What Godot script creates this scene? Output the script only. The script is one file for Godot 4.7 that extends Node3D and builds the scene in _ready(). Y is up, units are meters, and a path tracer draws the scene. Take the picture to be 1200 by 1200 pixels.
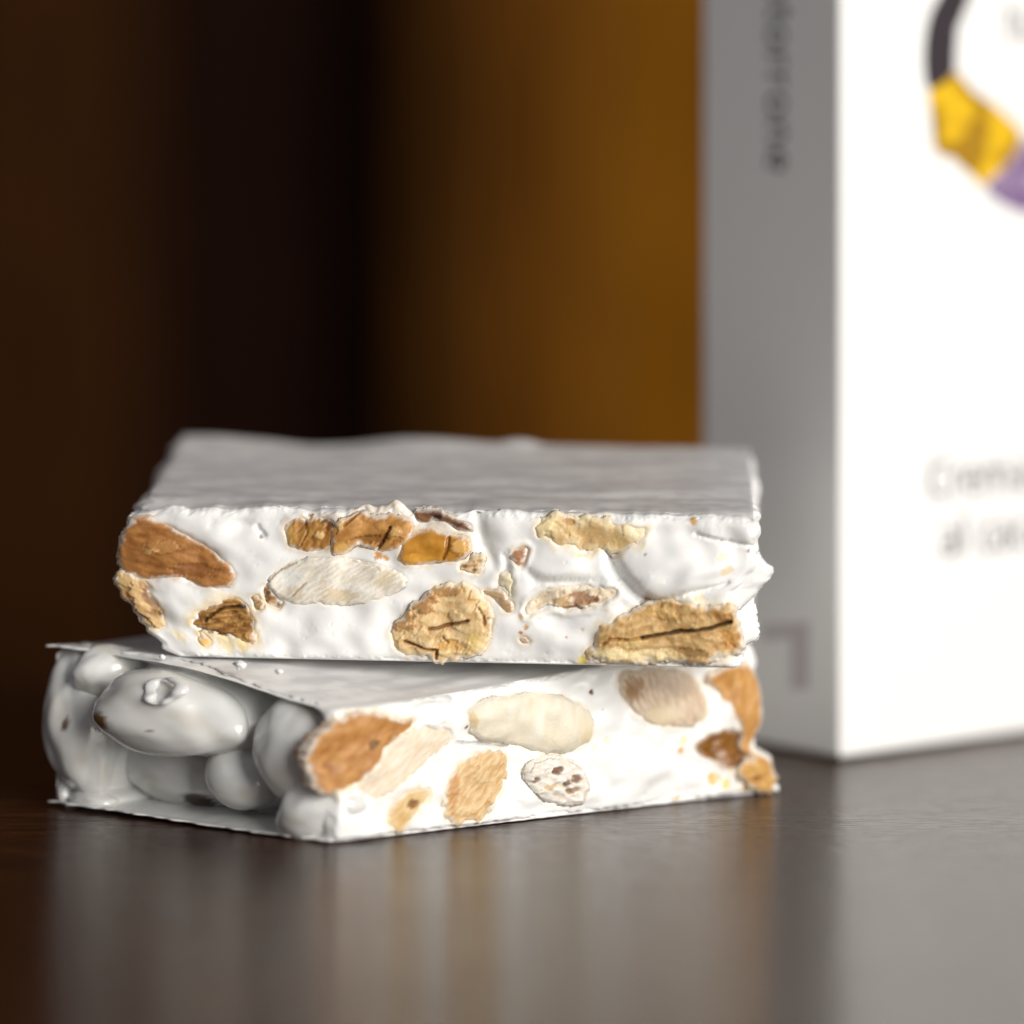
extends Node3D
# Two slabs of almond nougat stacked on a dark glossy table, a white carton behind them and a brown cabinet far behind.
# Sizes are worked out in tenths of a millimetre ("units") and turned into metres by S.

const S := 0.0001
const F := 6000.0        # lens: units of depth per unit across
const EYE := 1072.0      # height of the lens above the table
const HORIZON := -97.0

var n_big := FastNoiseLite.new()
var n_mid := FastNoiseLite.new()
var n_fine := FastNoiseLite.new()
var n_alm := FastNoiseLite.new()
var n_soft := FastNoiseLite.new()
var n_cell := FastNoiseLite.new()
var n_pore := FastNoiseLite.new()
var mats := {}
var taken := {}


# ---------------------------------------------------------------- helpers
func lin(r: float, g: float, b: float) -> Color:
	return Color(r / 255.0, g / 255.0, b / 255.0).srgb_to_linear()

func tag(o: Node, label := "", category := "", group := "", kind := "") -> Node:
	if label: o.set_meta("label", label)
	if category: o.set_meta("category", category)
	if group: o.set_meta("group", group)
	if kind: o.set_meta("kind", kind)
	return o

func numbered(called: String) -> String:
	var k: int = taken.get(called, -1) + 1
	taken[called] = k
	return called if k == 0 else "%s_%03d" % [called, k]

func thing(called: String, at: Vector3, label: String, category: String, group := "") -> Node3D:
	var o := Node3D.new()
	o.name = numbered(called)
	o.position = at
	add_child(o)
	tag(o, label, category, group)
	return o

func part(parent: Node, called: String, mesh: Mesh, m: Material) -> MeshInstance3D:
	var o := MeshInstance3D.new()
	o.name = called
	o.mesh = mesh
	o.material_override = m
	o.cast_shadow = GeometryInstance3D.SHADOW_CASTING_SETTING_ON
	parent.add_child(o, true)
	return o

class Builder:
	var v := PackedVector3Array()
	var c := PackedColorArray()
	var n := PackedVector3Array()
	var idx := PackedInt32Array()
	var weld := {}

	func vert(p: Vector3, col: Color, shared := false) -> int:
		if shared:
			if weld.has(p): return weld[p]
			weld[p] = v.size()
		v.append(p); c.append(col)
		return v.size() - 1

	func tri(a: int, b: int, d: int) -> void:   # clockwise seen from outside
		idx.append(a); idx.append(b); idx.append(d)

	func quad(a: int, b: int, d: int, e: int) -> void:
		tri(a, b, d); tri(a, d, e)

	func mesh() -> ArrayMesh:
		n.resize(v.size()); n.fill(Vector3.ZERO)
		for k in range(0, idx.size(), 3):
			var a := idx[k]; var b := idx[k + 1]; var d := idx[k + 2]
			var m := (v[d] - v[a]).cross(v[b] - v[a])
			n[a] += m; n[b] += m; n[d] += m
		for k in n.size():
			var l := n[k].length()
			n[k] = n[k] / l if l > 1e-20 else Vector3.UP
		var arr := []
		arr.resize(Mesh.ARRAY_MAX)
		arr[Mesh.ARRAY_VERTEX] = v; arr[Mesh.ARRAY_NORMAL] = n; arr[Mesh.ARRAY_COLOR] = c; arr[Mesh.ARRAY_INDEX] = idx
		var am := ArrayMesh.new()
		am.add_surface_from_arrays(Mesh.PRIMITIVE_TRIANGLES, arr)
		return am

func noise(n: FastNoiseLite, kind: int, freq: float, octaves := 3, s := 1) -> void:
	n.noise_type = kind; n.frequency = freq; n.seed = s
	n.fractal_type = FastNoiseLite.FRACTAL_FBM if octaves > 1 else FastNoiseLite.FRACTAL_NONE
	n.fractal_octaves = octaves

func noise_tex(freq: float, s: int, size := 512, octaves := 4, ramp: Gradient = null, kind := FastNoiseLite.TYPE_SIMPLEX_SMOOTH) -> NoiseTexture2D:
	var n := FastNoiseLite.new()
	noise(n, kind, freq, octaves, s)
	var t := NoiseTexture2D.new()
	t.width = size; t.height = size; t.seamless = true; t.noise = n
	if ramp: t.color_ramp = ramp
	return t

func ramp(a: Color, b: Color, at0 := 0.0, at1 := 1.0) -> Gradient:
	var g := Gradient.new()
	g.offsets = PackedFloat32Array([at0, at1]); g.colors = PackedColorArray([a, b])
	return g

# where the line of sight through a photo point meets the upright plane through two plan points: (share along a-b, height)
func on_plane(x: float, y: float, a: Vector2, b: Vector2) -> Vector2:
	var k := (x - 600.0) / F
	var d := b - a
	var s := (k * a.y - a.x) / (d.x - k * d.y)
	return Vector2(s, EYE - (y - HORIZON) * (a.y + s * d.y) / F)

func flat_list(a: Array) -> PackedVector2Array:
	var out := PackedVector2Array()
	for k in range(0, a.size(), 2): out.append(Vector2(a[k], a[k + 1]))
	return out

func rounded(p: PackedVector2Array) -> PackedVector2Array:
	var out := PackedVector2Array()
	for k in p.size():
		var a := p[k]; var b := p[(k + 1) % p.size()]
		out.append(a.lerp(b, 0.25)); out.append(a.lerp(b, 0.75))
	return out

static func poly_sd(q: Vector2, p: PackedVector2Array) -> float:   # negative inside
	var best := 1e18
	var inside := false
	var j := p.size() - 1
	for i in p.size():
		var a := p[i]; var e := p[j] - a; var w := q - a
		best = minf(best, (w - e * clampf(w.dot(e) / e.length_squared(), 0.0, 1.0)).length_squared())
		if (a.y > q.y) != (p[j].y > q.y) and q.x < e.x * (q.y - a.y) / e.y + a.x: inside = not inside
		j = i
	return -sqrt(best) if inside else sqrt(best)

static func line_d(q: Vector2, p: PackedVector2Array) -> float:
	var best := 1e18
	for i in p.size() - 1:
		var a := p[i]; var e := p[i + 1] - a; var w := q - a
		best = minf(best, (w - e * clampf(w.dot(e) / maxf(e.length_squared(), 1e-6), 0.0, 1.0)).length_squared())
	return sqrt(best)


# ---------------------------------------------------------------- a slab of nougat
class Slab:
	var fl: Vector2; var fr: Vector2; var br: Vector2; var bl: Vector2   # plan corners: front left, front right, back right, back left (x, depth)
	var L: float; var T: float; var W: float
	var y0: float; var R: float
	var lower := false
	var rise := 0.0
	var origin: Vector3
	var almonds := []
	var bumps := []      # front: [u, v, ru, rv, angle, height]
	var grooves := []    # front: [points, half width, depth]
	var lumps := []      # left face: [w, v, inward, size, roll]
	var tops := []       # top: [u, w, ru, rw, height]
	var specks := []     # [u, v, radius, colour]
	var ends_l := PackedVector2Array(); var ends_r := PackedVector2Array()   # (v, shift)

	func drop(u: float, w: float) -> float:
		if not lower: return 0.0
		var a := pow(maxf(u, 0.0) / 400.0, 2.0)
		var c := pow(maxf(w, 0.0) / 170.0, 2.0)
		return 34.0 * exp(-a - c)

	func top_of(u: float, w: float) -> float: return T - drop(u, w) + rise * maxf(w, 0.0) / W

	static func along(p: PackedVector2Array, x: float) -> float:
		if p.is_empty(): return 0.0
		if x <= p[0].x: return p[0].y
		for i in p.size() - 1:
			if x <= p[i + 1].x: return lerpf(p[i].y, p[i + 1].y, smoothstep(p[i].x, p[i + 1].x, x))
		return p[p.size() - 1].y

	func map(u: float, v: float, w: float) -> Vector3:
		var s := clampf(u / L, 0.0, 1.0)
		var k := 1.0 - 0.8 * clampf(w / W, 0.0, 1.0)
		u += along(ends_l, v) * pow(1.0 - s, 6.0) * k + along(ends_r, v) * pow(s, 6.0) * k
		s = u / L
		var r := w / W
		var p := fl.lerp(fr, s).lerp(bl.lerp(br, s), r)
		return Vector3(p.x, y0 + v * top_of(u, w) / T, -p.y) * 0.0001 - origin

func raw_front(sl: Slab, x: float, y: float) -> Vector2:
	var a := on_plane(x, y, sl.fl, sl.fr)
	var u := a.x * sl.L
	return Vector2(u, (a.y - sl.y0) * sl.T / sl.top_of(u, 0.0))

func front_point(sl: Slab, x: float, y: float) -> Vector2:   # (u, v) on the front face, its shifted ends taken into account
	var q := raw_front(sl, x, y)
	var u := q.x
	for k in 6:
		var t := clampf(u / sl.L, 0.0, 1.0)
		u = lerpf(u, q.x - Slab.along(sl.ends_l, q.y) * pow(1.0 - t, 6.0) - Slab.along(sl.ends_r, q.y) * pow(t, 6.0), 0.7)
	return Vector2(u, q.y)

func left_point(sl: Slab, x: float, y: float) -> Vector2:   # (w, v) on the left face
	var a := on_plane(x, y, sl.fl, sl.bl)
	return Vector2(a.x * sl.W, (a.y - sl.y0) * sl.T / sl.top_of(0.0, a.x * sl.W))

func front_list(sl: Slab, a: Array) -> PackedVector2Array:
	var out := PackedVector2Array()
	for k in range(0, a.size(), 2): out.append(front_point(sl, a[k], a[k + 1]))
	return out

func swell(u: float, v: float) -> float:
	return n_big.get_noise_2d(u, v) * 6.0

# raster of distances to an outline, 2 units a cell
class Field:
	var at: Vector2; var nx: int; var ny: int; var d := PackedFloat32Array()
	var box: Rect2
	func get_d(q: Vector2) -> float:
		var g := (q - at) / 2.0
		var i := clampi(int(g.x), 0, nx - 2); var j := clampi(int(g.y), 0, ny - 2)
		var fx := clampf(g.x - i, 0.0, 1.0); var fy := clampf(g.y - j, 0.0, 1.0)
		var k := j * nx + i
		return lerpf(lerpf(d[k], d[k + 1], fx), lerpf(d[k + nx], d[k + nx + 1], fx), fy)

func field(p: PackedVector2Array, margin := 16.0) -> Field:
	var f := Field.new()
	var b := Rect2(p[0], Vector2.ZERO)
	for q in p: b = b.expand(q)
	f.box = b.grow(margin)
	f.at = f.box.position
	f.nx = int(f.box.size.x / 2.0) + 2; f.ny = int(f.box.size.y / 2.0) + 2
	f.d.resize(f.nx * f.ny)
	for j in f.ny:
		for i in f.nx: f.d[j * f.nx + i] = poly_sd(f.at + Vector2(i, j) * 2.0, p)
	return f

# one exposed piece in the cut face; everything given in photo points is laid on the face plane
func piece(sl: Slab, called: String, outline: Array, o: Dictionary) -> void:
	var a := {"name": called, "h": 1.0, "dome": 2.0, "depth": 30.0, "col": lin(190, 140, 80), "col2": lin(222, 190, 130), "mix": 0.5, "angle": 0.0, "stretch": 4.0, "grain": 0.8, "scale": 1.0,
		"chip": 0.0, "chip_size": 9.0, "crumb": 0.4, "rag": 1.2, "recess": 3.5, "lip": 0.5, "halo": 0.35, "halo_w": 7.0, "halo_col": lin(238, 215, 165), "blobs": [], "cracks": [], "mat": "almond", "w0": 0.0, "label": "", "in_face": true, "tilt": [0.0, 0.0]}
	a.merge(o, true)
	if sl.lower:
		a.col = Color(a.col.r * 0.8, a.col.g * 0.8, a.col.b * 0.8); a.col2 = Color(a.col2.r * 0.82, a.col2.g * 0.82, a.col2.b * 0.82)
	var poly := rounded(front_list(sl, outline))
	a.field = field(poly)
	a.mid = a.field.box.get_center()
	var bl := []
	for b in a.blobs:   # [x, y, rx, ry, colour, amount, rise]
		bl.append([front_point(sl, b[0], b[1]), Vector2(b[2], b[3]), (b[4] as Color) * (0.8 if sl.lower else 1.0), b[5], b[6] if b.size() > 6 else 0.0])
	a.blob_list = bl
	var cr := []
	for k in a.cracks: cr.append([front_list(sl, k[0]), k[1], k[2], k[3] if k.size() > 3 else Color(0.03, 0.012, 0.006)])
	a.crack_list = cr
	a.seed = sl.almonds.size() * 37.0 + (500.0 if sl.lower else 0.0)
	sl.almonds.append(a)

func rag(a: Dictionary, q: Vector2) -> float:
	return n_alm.get_noise_2d(q.x * 1.4 + a.seed, q.y * 1.4) * 2.8 * a.rag

func build_piece(sl: Slab, a: Dictionary, parent: Node3D) -> void:
	var f: Field = a.field
	var step := 1.35
	var box := f.box.grow(-10.0)
	var nx := int(box.size.x / step) + 1
	var ny := int(box.size.y / step) + 1
	var ca := cos(a.angle); var sa := sin(a.angle)
	var b := Builder.new()
	var ids := PackedInt32Array(); ids.resize((nx + 1) * (ny + 1)); ids.fill(-1)
	var bids := ids.duplicate()
	var ds := PackedFloat32Array(); ds.resize(ids.size())
	for j in ny + 1:
		for i in nx + 1:
			var q := box.position + Vector2(i, j) * step
			ds[j * (nx + 1) + i] = -(f.get_d(q) - 2.2 + rag(a, q))
	for j in ny + 1:
		for i in nx + 1:
			var k := j * (nx + 1) + i
			if ds[k] < -2.0: continue
			var q := box.position + Vector2(i, j) * step
			var d := maxf(ds[k], 0.0)
			var e: Vector2 = q - a.mid
			var g: Vector2 = Vector2(e.x * ca + e.y * sa, (-e.x * sa + e.y * ca) * a.stretch) * a.scale
			var n1 := n_alm.get_noise_2d(g.x + a.seed, g.y)
			var n2 := n_fine.get_noise_2d(g.x * 0.7 - a.seed, g.y * 0.5)
			var n3 := n_fine.get_noise_2d(q.x * 1.3 + 91.0, q.y * 1.3 + a.seed)
			var cv := 0.0
			if a.chip > 0.0:
				var cs: float = 9.0 / a.chip_size
				cv = n_cell.get_noise_2d(q.x * cs + n3 * 2.0 + a.seed, q.y * cs + n1 * 2.0)
			var out: float = a.h + a.dome * (1.0 - exp(-d / 14.0)) + a.grain * (n1 * 1.0 + n2 * 0.1) + a.chip * 0.45 * cv + a.crumb * n3 * 0.35 + a.tilt[0] * e.x + a.tilt[1] * e.y
			out -= 3.6 * (1.0 - smoothstep(-2.0, 5.0, ds[k]))
			var t := clampf(a.mix + n1 * 0.7 + n2 * 0.08 + cv * 0.2 * signf(a.chip) + n3 * 0.07, 0.0, 1.0)
			var col: Color = a.col.lerp(a.col2, t)
			for bb in a.blob_list:
				var z: Vector2 = (q - bb[0]) / bb[1]
				var amount := smoothstep(1.15, 0.72, z.length() + n1 * 0.55 + n3 * 0.3)
				col = col.lerp(bb[2], amount * bb[3])
				out += amount * bb[4]
			for cc in a.crack_list:
				var r: float = line_d(q + Vector2(n3, n1) * 1.2, cc[0]) / cc[1]
				if r < 2.0:
					out -= cc[2] * smoothstep(1.3, 0.2, r)
					col = col.lerp(cc[3], smoothstep(1.4, 0.4, r) * 0.85)
			# a little of the nougat smeared over the rim
			col = col.lerp(Color(0.8, 0.76, 0.68), smoothstep(6.0, 0.5, d + n3 * 1.6 + n1 * 4.0) * 0.75 * float(a.in_face))
			var base: float = swell(q.x, q.y) if a.in_face else 0.0
			ids[k] = b.vert(sl.map(q.x, q.y, -(a.w0 + base + out)), col)
			var deep: float = minf(a.depth * sqrt(clampf(d / 20.0, 0.0, 1.0)), a.depth) if d > 0.5 else 0.0
			bids[k] = ids[k] if d <= 0.5 else b.vert(sl.map(q.x, q.y, -(a.w0 + base + minf(a.h - 8.0, out - 1.0) - deep)), col)
	for j in ny:
		for i in nx:
			var k := j * (nx + 1) + i
			var c0 := ids[k]; var c1 := ids[k + 1]; var c2 := ids[k + nx + 2]; var c3 := ids[k + nx + 1]
			if c0 < 0 or c1 < 0 or c2 < 0 or c3 < 0: continue
			b.quad(c0, c3, c2, c1)
			var e0 := bids[k]; var e1 := bids[k + 1]; var e2 := bids[k + nx + 2]; var e3 := bids[k + nx + 1]
			if e0 != c0 or e1 != c1 or e2 != c2 or e3 != c3: b.quad(e0, e1, e2, e3)
	var m := part(parent, a.name, b.mesh(), mats[a.mat])
	if a.label: m.set_meta("label", a.label)

# outward relief of the front face and its colour there
func front_relief(sl: Slab, u: float, v: float) -> Array:
	var q := Vector2(u, v)
	var fine := n_fine.get_noise_2d(u, v)
	var mid := n_mid.get_noise_2d(u, v)
	var soft := n_soft.get_noise_2d(u, v * 1.3)
	var rough := smoothstep(0.25, 0.6, n_big.get_noise_2d(u * 1.5 + 700.0, v * 1.5))
	var out := swell(u, v) + soft * 2.2 + mid * (0.06 + 0.5 * rough) + fine * (0.05 + 0.25 * rough)
	var col := Color(0.88, 0.88, 0.865)
	var pore := n_pore.get_noise_2d(u, v)
	if pore < -0.965: out -= 1.6 * smoothstep(-0.965, -0.995, pore)
	for g in sl.bumps:
		var e: Vector2 = q - Vector2(g[0], g[1])
		var z := Vector2((e.x * cos(g[4]) + e.y * sin(g[4])) / g[2], (-e.x * sin(g[4]) + e.y * cos(g[4])) / g[3])
		var l := z.length()
		if l < 1.6: out += g[5] * smoothstep(1.5, 0.25, l)
	for g in sl.grooves:
		if not (g[3] as Rect2).has_point(q): continue
		var r: float = line_d(q + Vector2(mid, fine) * 1.5, g[0]) / g[1]
		if r < 2.5: out -= g[2] * exp(-r * r * 1.5)
	for a in sl.almonds:
		if not a.in_face or not (a.field as Field).box.has_point(q): continue
		var d: float = a.field.get_d(q) - 2.2 + rag(a, q)
		if d < 0.0: out -= a.recess * smoothstep(1.0, -8.0, d) + 8.0 * smoothstep(-5.0, -12.0, d)
		if d > -3.0:
			if d < 5.0: col = col.lerp(a.col2, 0.4 * (1.0 - maxf(d, 0.0) / 5.0) * clampf(0.6 + mid * 1.2, 0.0, 1.0))
			out += a.lip * exp(-pow((d - 1.5) / 4.0, 2.0))
			var hw: float = a.halo_w * (0.75 + mid)
			if d < hw: col = col.lerp(a.halo_col, a.halo * clampf(1.0 - d / maxf(hw, 0.5), 0.0, 1.0) * (0.7 + fine * 0.6))
	for sp in sl.specks:
		var e: float = (q - sp[0]).length() / sp[1] + fine * 0.4 + mid * 0.3
		if e < 1.0:
			col = col.lerp(sp[2], smoothstep(1.0, 0.55, e)); out -= sp[3] * smoothstep(1.0, 0.4, e)
	return [out, col]

func lump_relief(sl: Slab, w: float, v: float, hollow: float) -> float:   # how far the broken left face stands out
	var out := -hollow
	for m in sl.lumps:
		var e := Vector2(m[0] - w, v - m[1])
		var c := cos(m[4]); var s := sin(m[4])
		e = Vector2(e.x * c + e.y * s, -e.x * s + e.y * c)
		var size: Vector3 = m[3]
		var q := Vector2(e.x / size.x, e.y / size.y).length()
		var h: float = size.z * sqrt(maxf(0.0, 1.0 - q * q)) - m[2] - 13.0 - maxf(0.0, q - 1.0) * 150.0
		var k := 30.0
		var t := clampf(0.5 + 0.5 * (h - out) / k, 0.0, 1.0)
		out = lerpf(out, h, t) + k * t * (1.0 - t)
	return minf(out, 40.0)

func top_relief(sl: Slab, u: float, w: float) -> float:
	var out := n_soft.get_noise_2d(u * 0.3 + 300.0, w * 0.8) * (1.1 if not sl.lower else 1.0)
	out *= smoothstep(-5.0, 60.0, w) * 0.85 + 0.15
	out += (n_big.get_noise_2d(u * 1.8, 500.0) * 6.0 + n_mid.get_noise_2d(u, 640.0) * 2.0) * exp(-maxf(w, 0.0) / 30.0) * (0.0 if sl.lower else 1.0)
	for g in sl.tops:
		var z := Vector2((u - g[0]) / g[2], (w - g[1]) / g[3]).length()
		if z < 1.6: out += g[4] * smoothstep(1.5, 0.1, z)
	return out

func slab_vertex(sl: Slab, p: Vector3, detail: bool) -> Array:
	var R := sl.R
	var q := Vector3(clampf(p.x, R, sl.L - R), clampf(p.y, R, sl.T - R), clampf(p.z, R, sl.W - R))
	var n := (p - q).normalized()
	var o := q + n * R
	var col := Color(0.88, 0.88, 0.865)
	if sl.lower and n.x < -0.05: col = col.lerp(Color(0.71, 0.715, 0.695), smoothstep(0.05, 0.6, -n.x))  # shade of the left face put into its colour, darker than the cut front
	if detail:
		if n.z < -0.05:
			var fr := front_relief(sl, o.x, o.y)
			o.z -= fr[0] * smoothstep(0.05, 0.75, -n.z); col = fr[1]
		if n.y > 0.05: o.y += top_relief(sl, o.x, o.z) * smoothstep(0.05, 0.6, n.y)
		if sl.lower and n.x < -0.05:   # the broken left face: hollowed between its two wafers
			var k := smoothstep(0.05, 0.8, -n.x)
			var edge := smoothstep(8.0, 55.0, o.z) * smoothstep(0.0, 18.0, o.y) * smoothstep(sl.T + 4.0, sl.T - 30.0, o.y)
			o.x += k * (-lump_relief(sl, o.z, o.y, 105.0 * edge) + n_big.get_noise_2d(o.z * 1.6 + 40.0, o.y * 1.6) * 4.0 + n_mid.get_noise_2d(o.z, o.y) * 0.7)
		elif absf(n.x) > 0.05:
			o.x += n.x * (n_big.get_noise_2d(o.z * 1.5 + 40.0, o.y * 1.5) * 8.0 + n_mid.get_noise_2d(o.z, o.y) * 3.0) * smoothstep(0.05, 0.6, absf(n.x))
		# crumbly edges
		var edge_n := 1.0 - maxf(absf(n.x), maxf(absf(n.y), absf(n.z)))
		if edge_n > 0.02 and p.z < 40.0:
			o += n * (n_mid.get_noise_3d(o.x * 1.3, o.y * 1.3, o.z) * 1.8 + n_fine.get_noise_2d(o.x, o.y + o.z) * 0.7) * smoothstep(0.02, 0.25, edge_n)
	return [sl.map(o.x, o.y, o.z), col]

func samples(total: float, step: float, grow_after := 1e9, widest := 14.0) -> PackedFloat32Array:
	var out := PackedFloat32Array([0.0])
	var x := 0.0
	var st := step
	while x < total - st * 1.4:
		x += st
		out.append(x)
		if x > grow_after: st = minf(st * 1.07, widest)
	out.append(total)
	return out

func slab_face(sl: Slab, b: Builder, xs: PackedFloat32Array, ys: PackedFloat32Array, at: Callable, flip: bool, detail: bool) -> void:
	var ids := PackedInt32Array()
	for j in ys.size():
		for i in xs.size():
			var r := slab_vertex(sl, at.call(xs[i], ys[j]), detail or i < 2 or j < 2 or i > xs.size() - 3 or j > ys.size() - 3)
			ids.append(b.vert(r[0], r[1], i == 0 or j == 0 or i == xs.size() - 1 or j == ys.size() - 1))
	var nx := xs.size()
	for j in ys.size() - 1:
		for i in nx - 1:
			var k := j * nx + i
			if flip: b.quad(ids[k], ids[k + 1], ids[k + nx + 1], ids[k + nx])
			else: b.quad(ids[k], ids[k + nx], ids[k + nx + 1], ids[k + 1])

func build_body(sl: Slab, parent: Node3D) -> void:
	var b := Builder.new()
	var us := samples(sl.L, 1.7)
	var vs := samples(sl.T, 1.7)
	var ws := samples(sl.W, 1.8, 24.0, 6.0 if not sl.lower else 3.0)
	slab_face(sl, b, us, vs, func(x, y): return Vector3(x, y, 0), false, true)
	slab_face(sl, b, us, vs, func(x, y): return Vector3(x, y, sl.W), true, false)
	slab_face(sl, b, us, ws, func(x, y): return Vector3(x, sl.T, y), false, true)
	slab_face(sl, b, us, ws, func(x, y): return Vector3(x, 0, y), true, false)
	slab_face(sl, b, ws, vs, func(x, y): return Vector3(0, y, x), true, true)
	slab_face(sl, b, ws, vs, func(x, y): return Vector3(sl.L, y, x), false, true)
	part(parent, "nougat", b.mesh(), mats.nougat)

# a thin sheet of edible wafer over the top or under the bottom; from / to give its ragged outline
func wafer(sl: Slab, parent: Node3D, under: bool, from_u: Callable, from_w: Callable, thick: float, lift: Callable) -> void:
	var b := Builder.new()
	var nu := 150
	var nw := 90
	var rows := [[], []]
	for side in 2:
		for j in nw + 1:
			for i in nu + 1:
				var tw := float(j) / nw
				var tu := float(i) / nu
				tw = tw * tw * 0.5 + tw * 0.5
				var w: float = lerpf(0.0, sl.W - 3.0, tw)
				var u: float = lerpf(from_u.call(w), sl.L - 4.0, tu)
				w = lerpf(from_w.call(u), sl.W - 3.0, tw)
				var up: float = lift.call(u, w)
				var v: float
				if under: v = -thick + side * thick + up
				else: v = sl.T + top_relief(sl, u, w) - 0.6 + side * thick + up
				var t := n_mid.get_noise_2d(u * 0.5 + 900.0, w * 0.5) * 0.5 + 0.5
				rows[side].append(b.vert(sl.map(u, v, w), Color(0.67, 0.66, 0.665).lerp(Color(0.80, 0.79, 0.78), smoothstep(0.2, 0.75, t + n_soft.get_noise_2d(u * 0.5, w * 1.2) * 0.35))))
	var nx := nu + 1
	for j in nw:
		for i in nu:
			var k := j * nx + i
			b.quad(rows[1][k], rows[1][k + nx], rows[1][k + nx + 1], rows[1][k + 1])
			b.quad(rows[0][k], rows[0][k + 1], rows[0][k + nx + 1], rows[0][k + nx])
	for i in nu:
		b.quad(rows[0][i], rows[1][i], rows[1][i + 1], rows[0][i + 1])
		var k := nw * nx + i
		b.quad(rows[0][k + 1], rows[1][k + 1], rows[1][k], rows[0][k])
	for j in nw:
		var k := j * nx
		b.quad(rows[0][k + nx], rows[1][k + nx], rows[1][k], rows[0][k])
		k += nu
		b.quad(rows[0][k], rows[1][k], rows[1][k + nx], rows[0][k + nx])
	part(parent, "wafer", b.mesh(), mats.wafer)

# a whole almond under a skin of nougat, standing out of the broken left face
func coated(sl: Slab, parent: Node3D, x: float, y: float, inward: float, size: Vector3, roll: float, spots: Array, bumpy := 1.0, called := "coated_almond") -> void:
	var b := Builder.new()
	var c := left_point(sl, x, y)
	var nu := 72
	var nv := 44
	var ids := PackedInt32Array()
	for j in nv + 1:
		for i in nu + 1:
			var th := PI * j / nv
			var ph := TAU * (i % nu) / nu
			var d := Vector3(sin(th) * cos(ph), cos(th), sin(th) * sin(ph))
			var k := c.x + c.y * 3.0
			var r := 1.0 + 0.13 * bumpy * n_big.get_noise_3d(d.x * 45.0 + k, d.y * 45.0, d.z * 45.0) * 2.0 + 0.035 * bumpy * n_mid.get_noise_3d(d.x * 24.0 + k, d.y * 24.0, d.z * 24.0)
			var p := d * size * r
			p = Vector3(p.x * cos(roll) - p.y * sin(roll), p.x * sin(roll) + p.y * cos(roll), p.z)   # x along the face, y up, z outward
			var col := Color(0.73, 0.735, 0.715)  # coat darker than the cut nougat: shade painted into its colour
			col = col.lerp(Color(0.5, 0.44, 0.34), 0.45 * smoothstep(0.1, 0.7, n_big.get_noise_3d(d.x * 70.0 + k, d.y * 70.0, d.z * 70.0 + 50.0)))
			for s in spots:
				var e := d - (s[0] as Vector3).normalized()
				var l: float = e.length() / s[1] + n_mid.get_noise_3d(d.x * 20.0, d.y * 20.0, d.z * 20.0 + k) * 0.5
				col = col.lerp(s[2], smoothstep(1.05, 0.7, l))
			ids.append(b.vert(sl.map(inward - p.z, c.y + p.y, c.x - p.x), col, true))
	for j in nv:
		for i in nu:
			var k := j * (nu + 1) + i
			b.quad(ids[k], ids[k + 1], ids[k + nu + 2], ids[k + nu + 1])
	part(parent, called, b.mesh(), mats.glossy)


# ---------------------------------------------------------------- boxes with rounded edges
func round_box(size: Vector3, r: float, seg := 3, col := Color.WHITE) -> ArrayMesh:   # stands on y = 0, in metres
	var b := Builder.new()
	var axis := func(total: float) -> PackedFloat32Array:
		var o := PackedFloat32Array()
		for k in seg + 1: o.append(r * k / seg)
		for k in seg + 1: o.append(total - r + r * k / seg)
		return o
	var A := [axis.call(size.x), axis.call(size.y), axis.call(size.z)]
	for ax in 3:
		var ua := (ax + 1) % 3
		var va := (ax + 2) % 3
		for side in 2:
			var ids := PackedInt32Array()
			for y in A[va]:
				for x in A[ua]:
					var p := Vector3.ZERO
					p[ax] = size[ax] * side; p[ua] = x; p[va] = y
					var q := p.clamp(Vector3.ONE * r, size - Vector3.ONE * r)
					p = q + (p - q).normalized() * r
					ids.append(b.vert(p - Vector3(size.x / 2, 0, size.z / 2), col, true))
			var nx: int = A[ua].size()
			for j in A[va].size() - 1:
				for i in nx - 1:
					var k: int = j * nx + i
					if side == 0: b.quad(ids[k], ids[k + 1], ids[k + nx + 1], ids[k + nx])
					else: b.quad(ids[k], ids[k + nx], ids[k + nx + 1], ids[k + 1])
	return b.mesh()

func plate(poly: PackedVector2Array, thick: float) -> ArrayMesh:   # an outline in its own x-y plane, thick along z
	var b := Builder.new()
	var tri := Geometry2D.triangulate_polygon(poly)
	var base := b.v.size()
	for p in poly: b.vert(Vector3(p.x, p.y, thick), Color.WHITE)
	for p in poly: b.vert(Vector3(p.x, p.y, 0), Color.WHITE)
	var n := poly.size()
	for k in range(0, tri.size(), 3):
		var a := tri[k]; var c := tri[k + 1]; var d := tri[k + 2]
		if (poly[c] - poly[a]).cross(poly[d] - poly[a]) > 0.0:
			var t := c; c = d; d = t
		b.tri(base + a, base + c, base + d)
		b.tri(base + n + a, base + n + d, base + n + c)
	var m := b.mesh()
	return m


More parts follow.
